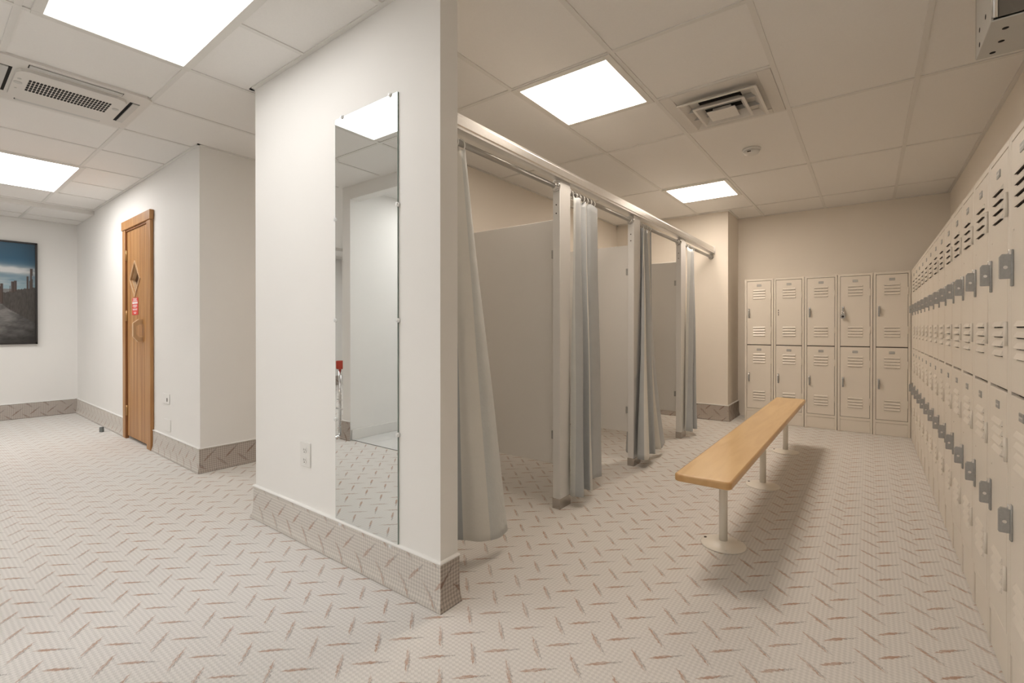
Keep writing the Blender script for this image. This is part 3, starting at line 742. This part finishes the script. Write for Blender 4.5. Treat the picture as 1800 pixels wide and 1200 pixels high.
def add_door(root, z0, depth, handle=True):
    x0, x1 = .0245, LW - .0235
    b = MB(); b.box(x0, x1, -.0005, .016, z0, z0 + DH, .0025, 2)
    for zz in (.605, .575, .545, .515, .186, .156, .126, .097):
        wedge_louvre(b, .085, .212, z0 + zz)
    d = obj('door', b, [M_LOCK, M_DARK], root, recalc=False)
    b = MB(); b.box(.126, .170, -.003, .0, z0 + .652, z0 + .676, .001, 1); b.mi = 1; b.box(.130, .166, -.0034, -.0025, z0 + .6615, z0 + .6665); obj('number_plate', b, [M_STEEL, M_GREYM], d)
    for zz in (.165, .545):
        b = MB(); b.tube((x1 + .0015, -.003, z0 + zz - .036), (x1 + .0015, -.003, z0 + zz + .036), .0042, n=10); obj('hinge', b, M_LOCK, d)
    hx, hz = x0 + .022, z0 + .358
    if handle:
        b = MB()
        b.box(hx - .008, hx + .008, -.006, .0, hz - .058, hz + .046, .002, 1)
        b.prism([(-.005, hz - .036), (-.027, hz - .036), (-.029, hz - .034), (-.029, hz + .026), (-.024, hz + .034), (-.012, hz + .034), (-.005, hz + .044)], 'x', hx - .006, hx + .005)
        b.mi = 1
        b.tube((hx + .005, -.017, hz - .004), (hx + .0062, -.017, hz - .004), .0048, n=12)
        b.mi = 2
        b.box(hx - .004, hx + .0065, -.011, -.004, hz + .032, hz + .046, .001, 1)
        obj('handle', b, [M_STEEL, M_CHROME, M_CHROME], d)
    else:
        b = MB()
        for dz in (.022, -.004, -.026): b.box(hx - .0035, hx + .0035, -.0012, .002, hz + dz - .008, hz + dz + .008)
        obj('latch_slot', b, M_DARK, d)
    b = MB()
    for dz in (.085, .105): b.lathe([(.0035, 0), (.002, .002), (0, .0022)], (0, 0, 0), 8); break
    bmesh.ops.rotate(b.bm, cent=(0, 0, 0), matrix=Matrix.Rotation(PI / 2, 3, 'X'), verts=b.bm.verts[:])
    bmesh.ops.translate(b.bm, vec=(hx + .01, -.0005, hz + .10), verts=b.bm.verts[:])
    obj('rivet', b, M_LOCK, d)
    return d
def make_locker(label, loc, rz, depth, group, handles=(True, True)):
    t = thing('locker', label, 'locker', loc, rz, group)
    b = MB(); g = .0008
    b.box(g, LW - g, .018, depth, .0, LH, 0)                                    # carcass
    b.box(g, .0215, 0, .0185, .0, LH, .0015, 1); b.box(LW - .0205, LW - g, 0, .0185, .0, LH, .0015, 1)   # stiles
    b.box(.021, LW - .020, .0008, .0185, 1.592, LH, .001, 1)                     # top rail
    b.box(.021, LW - .020, .0008, .0185, .124, .1515, .001, 1)                   # bottom rail
    b.mi = 1; b.box(.0212, LW - .0202, .0165, .0182, .15, 1.593)
    obj('carcass', b, [M_LOCK, M_DARK], t)
    b = MB(); b.box(.022, LW - .021, .004, .0185, .002, .1225, .001, 1); obj('base_panel', b, M_LOCK, t)
    add_door(t, DZ0, depth, handles[0]); add_door(t, DZ1, depth, handles[1])
    return t
words = ['first', 'second', 'third', 'fourth', 'fifth', 'sixth', 'seventh', 'eighth', 'ninth', 'tenth', 'eleventh', 'twelfth', 'thirteenth', 'fourteenth', 'fifteenth']
EX0 = -1.135
GE, GR = 'lockers on the end wall', 'lockers along the right wall'
e0 = make_locker('beige two-door locker next to the wall corner, leftmost on the end wall', (EX0, 5.94, 0), 0, .355, GE)
make_locker('beige locker with no handle on its upper door, second on the end wall', (EX0 + .2925, 5.94, 0), 0, .355, GE, (True, False))
dup(e0, (EX0 + .2925 * 2, 5.94, 0), 0, 'beige two-door locker in the middle of the five on the end wall')
dup(e0, (EX0 + .2925 * 3, 5.94, 0), 0, 'beige locker with a padlock on its upper door, end wall')
dup(e0, (EX0 + .2925 * 4, 5.94, 0), 0, 'beige two-door locker in the corner, rightmost on the end wall')
LX = .326
NR = 15
r0 = None
for k in range(NR - 1, -1, -1):
    B = 1.965 - .29 + .29 * k
    n = NR - 1 - k
    lab = 'beige two-door locker in the right-hand row, ' + (words[n] + ' from the back corner' if n < 13 else ('cut by the right edge of the photo' if n == 13 else 'nearest to the camera'))
    if r0 is None: r0 = make_locker(lab, (LX, B, 0), -PI / 2, .305, GR)
    else: dup(r0, (LX, B, 0), -PI / 2, lab)
b = MB(); b.box(LX + .001, XR - .003, 1.965 - .29 + .29 * 14 + .002, 5.938, 0, LH, .001, 1)
tag(obj('filler_panel', b, M_LOCK), 'plain beige filler panel closing the corner between the two locker rows', 'filler panel')
# padlock hanging on the fourth end-wall locker
pt_ = thing('padlock', 'round silver padlock hanging on an end wall locker handle', 'padlock', (EX0 + .2925 * 3 + .0465, 5.94 - .030, DZ1 + .325))
b = MB(); b.tube((0, -.011, -.022), (0, .011, -.022), .023, n=24); obj('lock_body', b, M_STEEL, pt_)
b = MB(); b.tube((0, -.013, -.022), (0, -.0108, -.022), .011, n=20); obj('dial', b, M_BOLT, pt_)
b = MB()
for s in (-1, 1): b.tube((s * .011, 0, -.006), (s * .011, 0, .022), .0032, n=10)
b.torus((0, 0, .022), (0, 1, 0), .011, .0032, 16); obj('shackle', b, M_CHROME, pt_)

# ------------------------------------------------------------------ perforated metal box high on the right wall
t = thing('wall_box', 'pale metal box with punched holes high on the right wall', 'metal box', (.320, 2.20, 2.066))
wx, dy, hz = XR - .320 - .001, .28, .30
b = MB(); b.box(0, wx, 0, dy, 0, .006, .0015, 1); b.box(0, .006, .0, dy, .004, hz, .0015, 1); b.box(0, wx, dy - .006, dy, .004, hz); b.box(0, wx, 0, dy, hz - .006, hz); obj('casing', b, M_GREYM, t)
b = MB(); b.box(.018, wx, .002, .008, .012, hz - .008, .001, 1); obj('front_plate', b, M_GREYF, t)
b = MB(); b.tube((.009, .003, .010), (.009, .003, hz - .006), .009, n=14); obj('corner_edge', b, M_CHROME, t)
b = MB()
for x, y in ((.045, .07), (.05, .165), (.04, .245), (.14, .245), (.15, .10), (.22, .17), (.24, .25), (.25, .06)): b.tube((x, y, -.0008), (x, y, .003), .0085, n=14)
for y, z in ((.09, .065), (.20, .075), (.20, .022), (.09, .17), (.20, .20)): b.tube((-.0008, y, z), (.003, y, z), .0085, n=14)
obj('punched_hole', b, M_VENTD, t)

# ------------------------------------------------------------------ stand with a red cap (seen in the mirror)
t = thing('floor_stand', 'chrome stand with a red cap seen reflected in the mirror', 'stand', (-4.135, -.19, 0))
b = MB(); b.tube((0, 0, .0), (0, 0, .66), .013, n=16); b.tube((.022, .0, .0), (.022, 0, .60), .006, n=10); obj('pole', b, M_CHROME, t)
b = MB(); b.lathe([(0, .66), (.030, .66), (.036, .67), (.037, .735), (.033, .742), (0, .742)], n=24); obj('cap', b, M_REDCAP, t)
b = MB(); b.tube((-.06, 0, .27), (.045, 0, .27), .008, n=12); b.tube((-.05, .0, .36), (.04, 0, .36), .005, n=10); obj('crossbar', b, M_CHROME, t)
b = MB(); b.lathe([(0, .001), (.075, .001), (.075, .008), (.02, .018), (0, .018)], n=28); obj('base', b, M_CHROME, t)
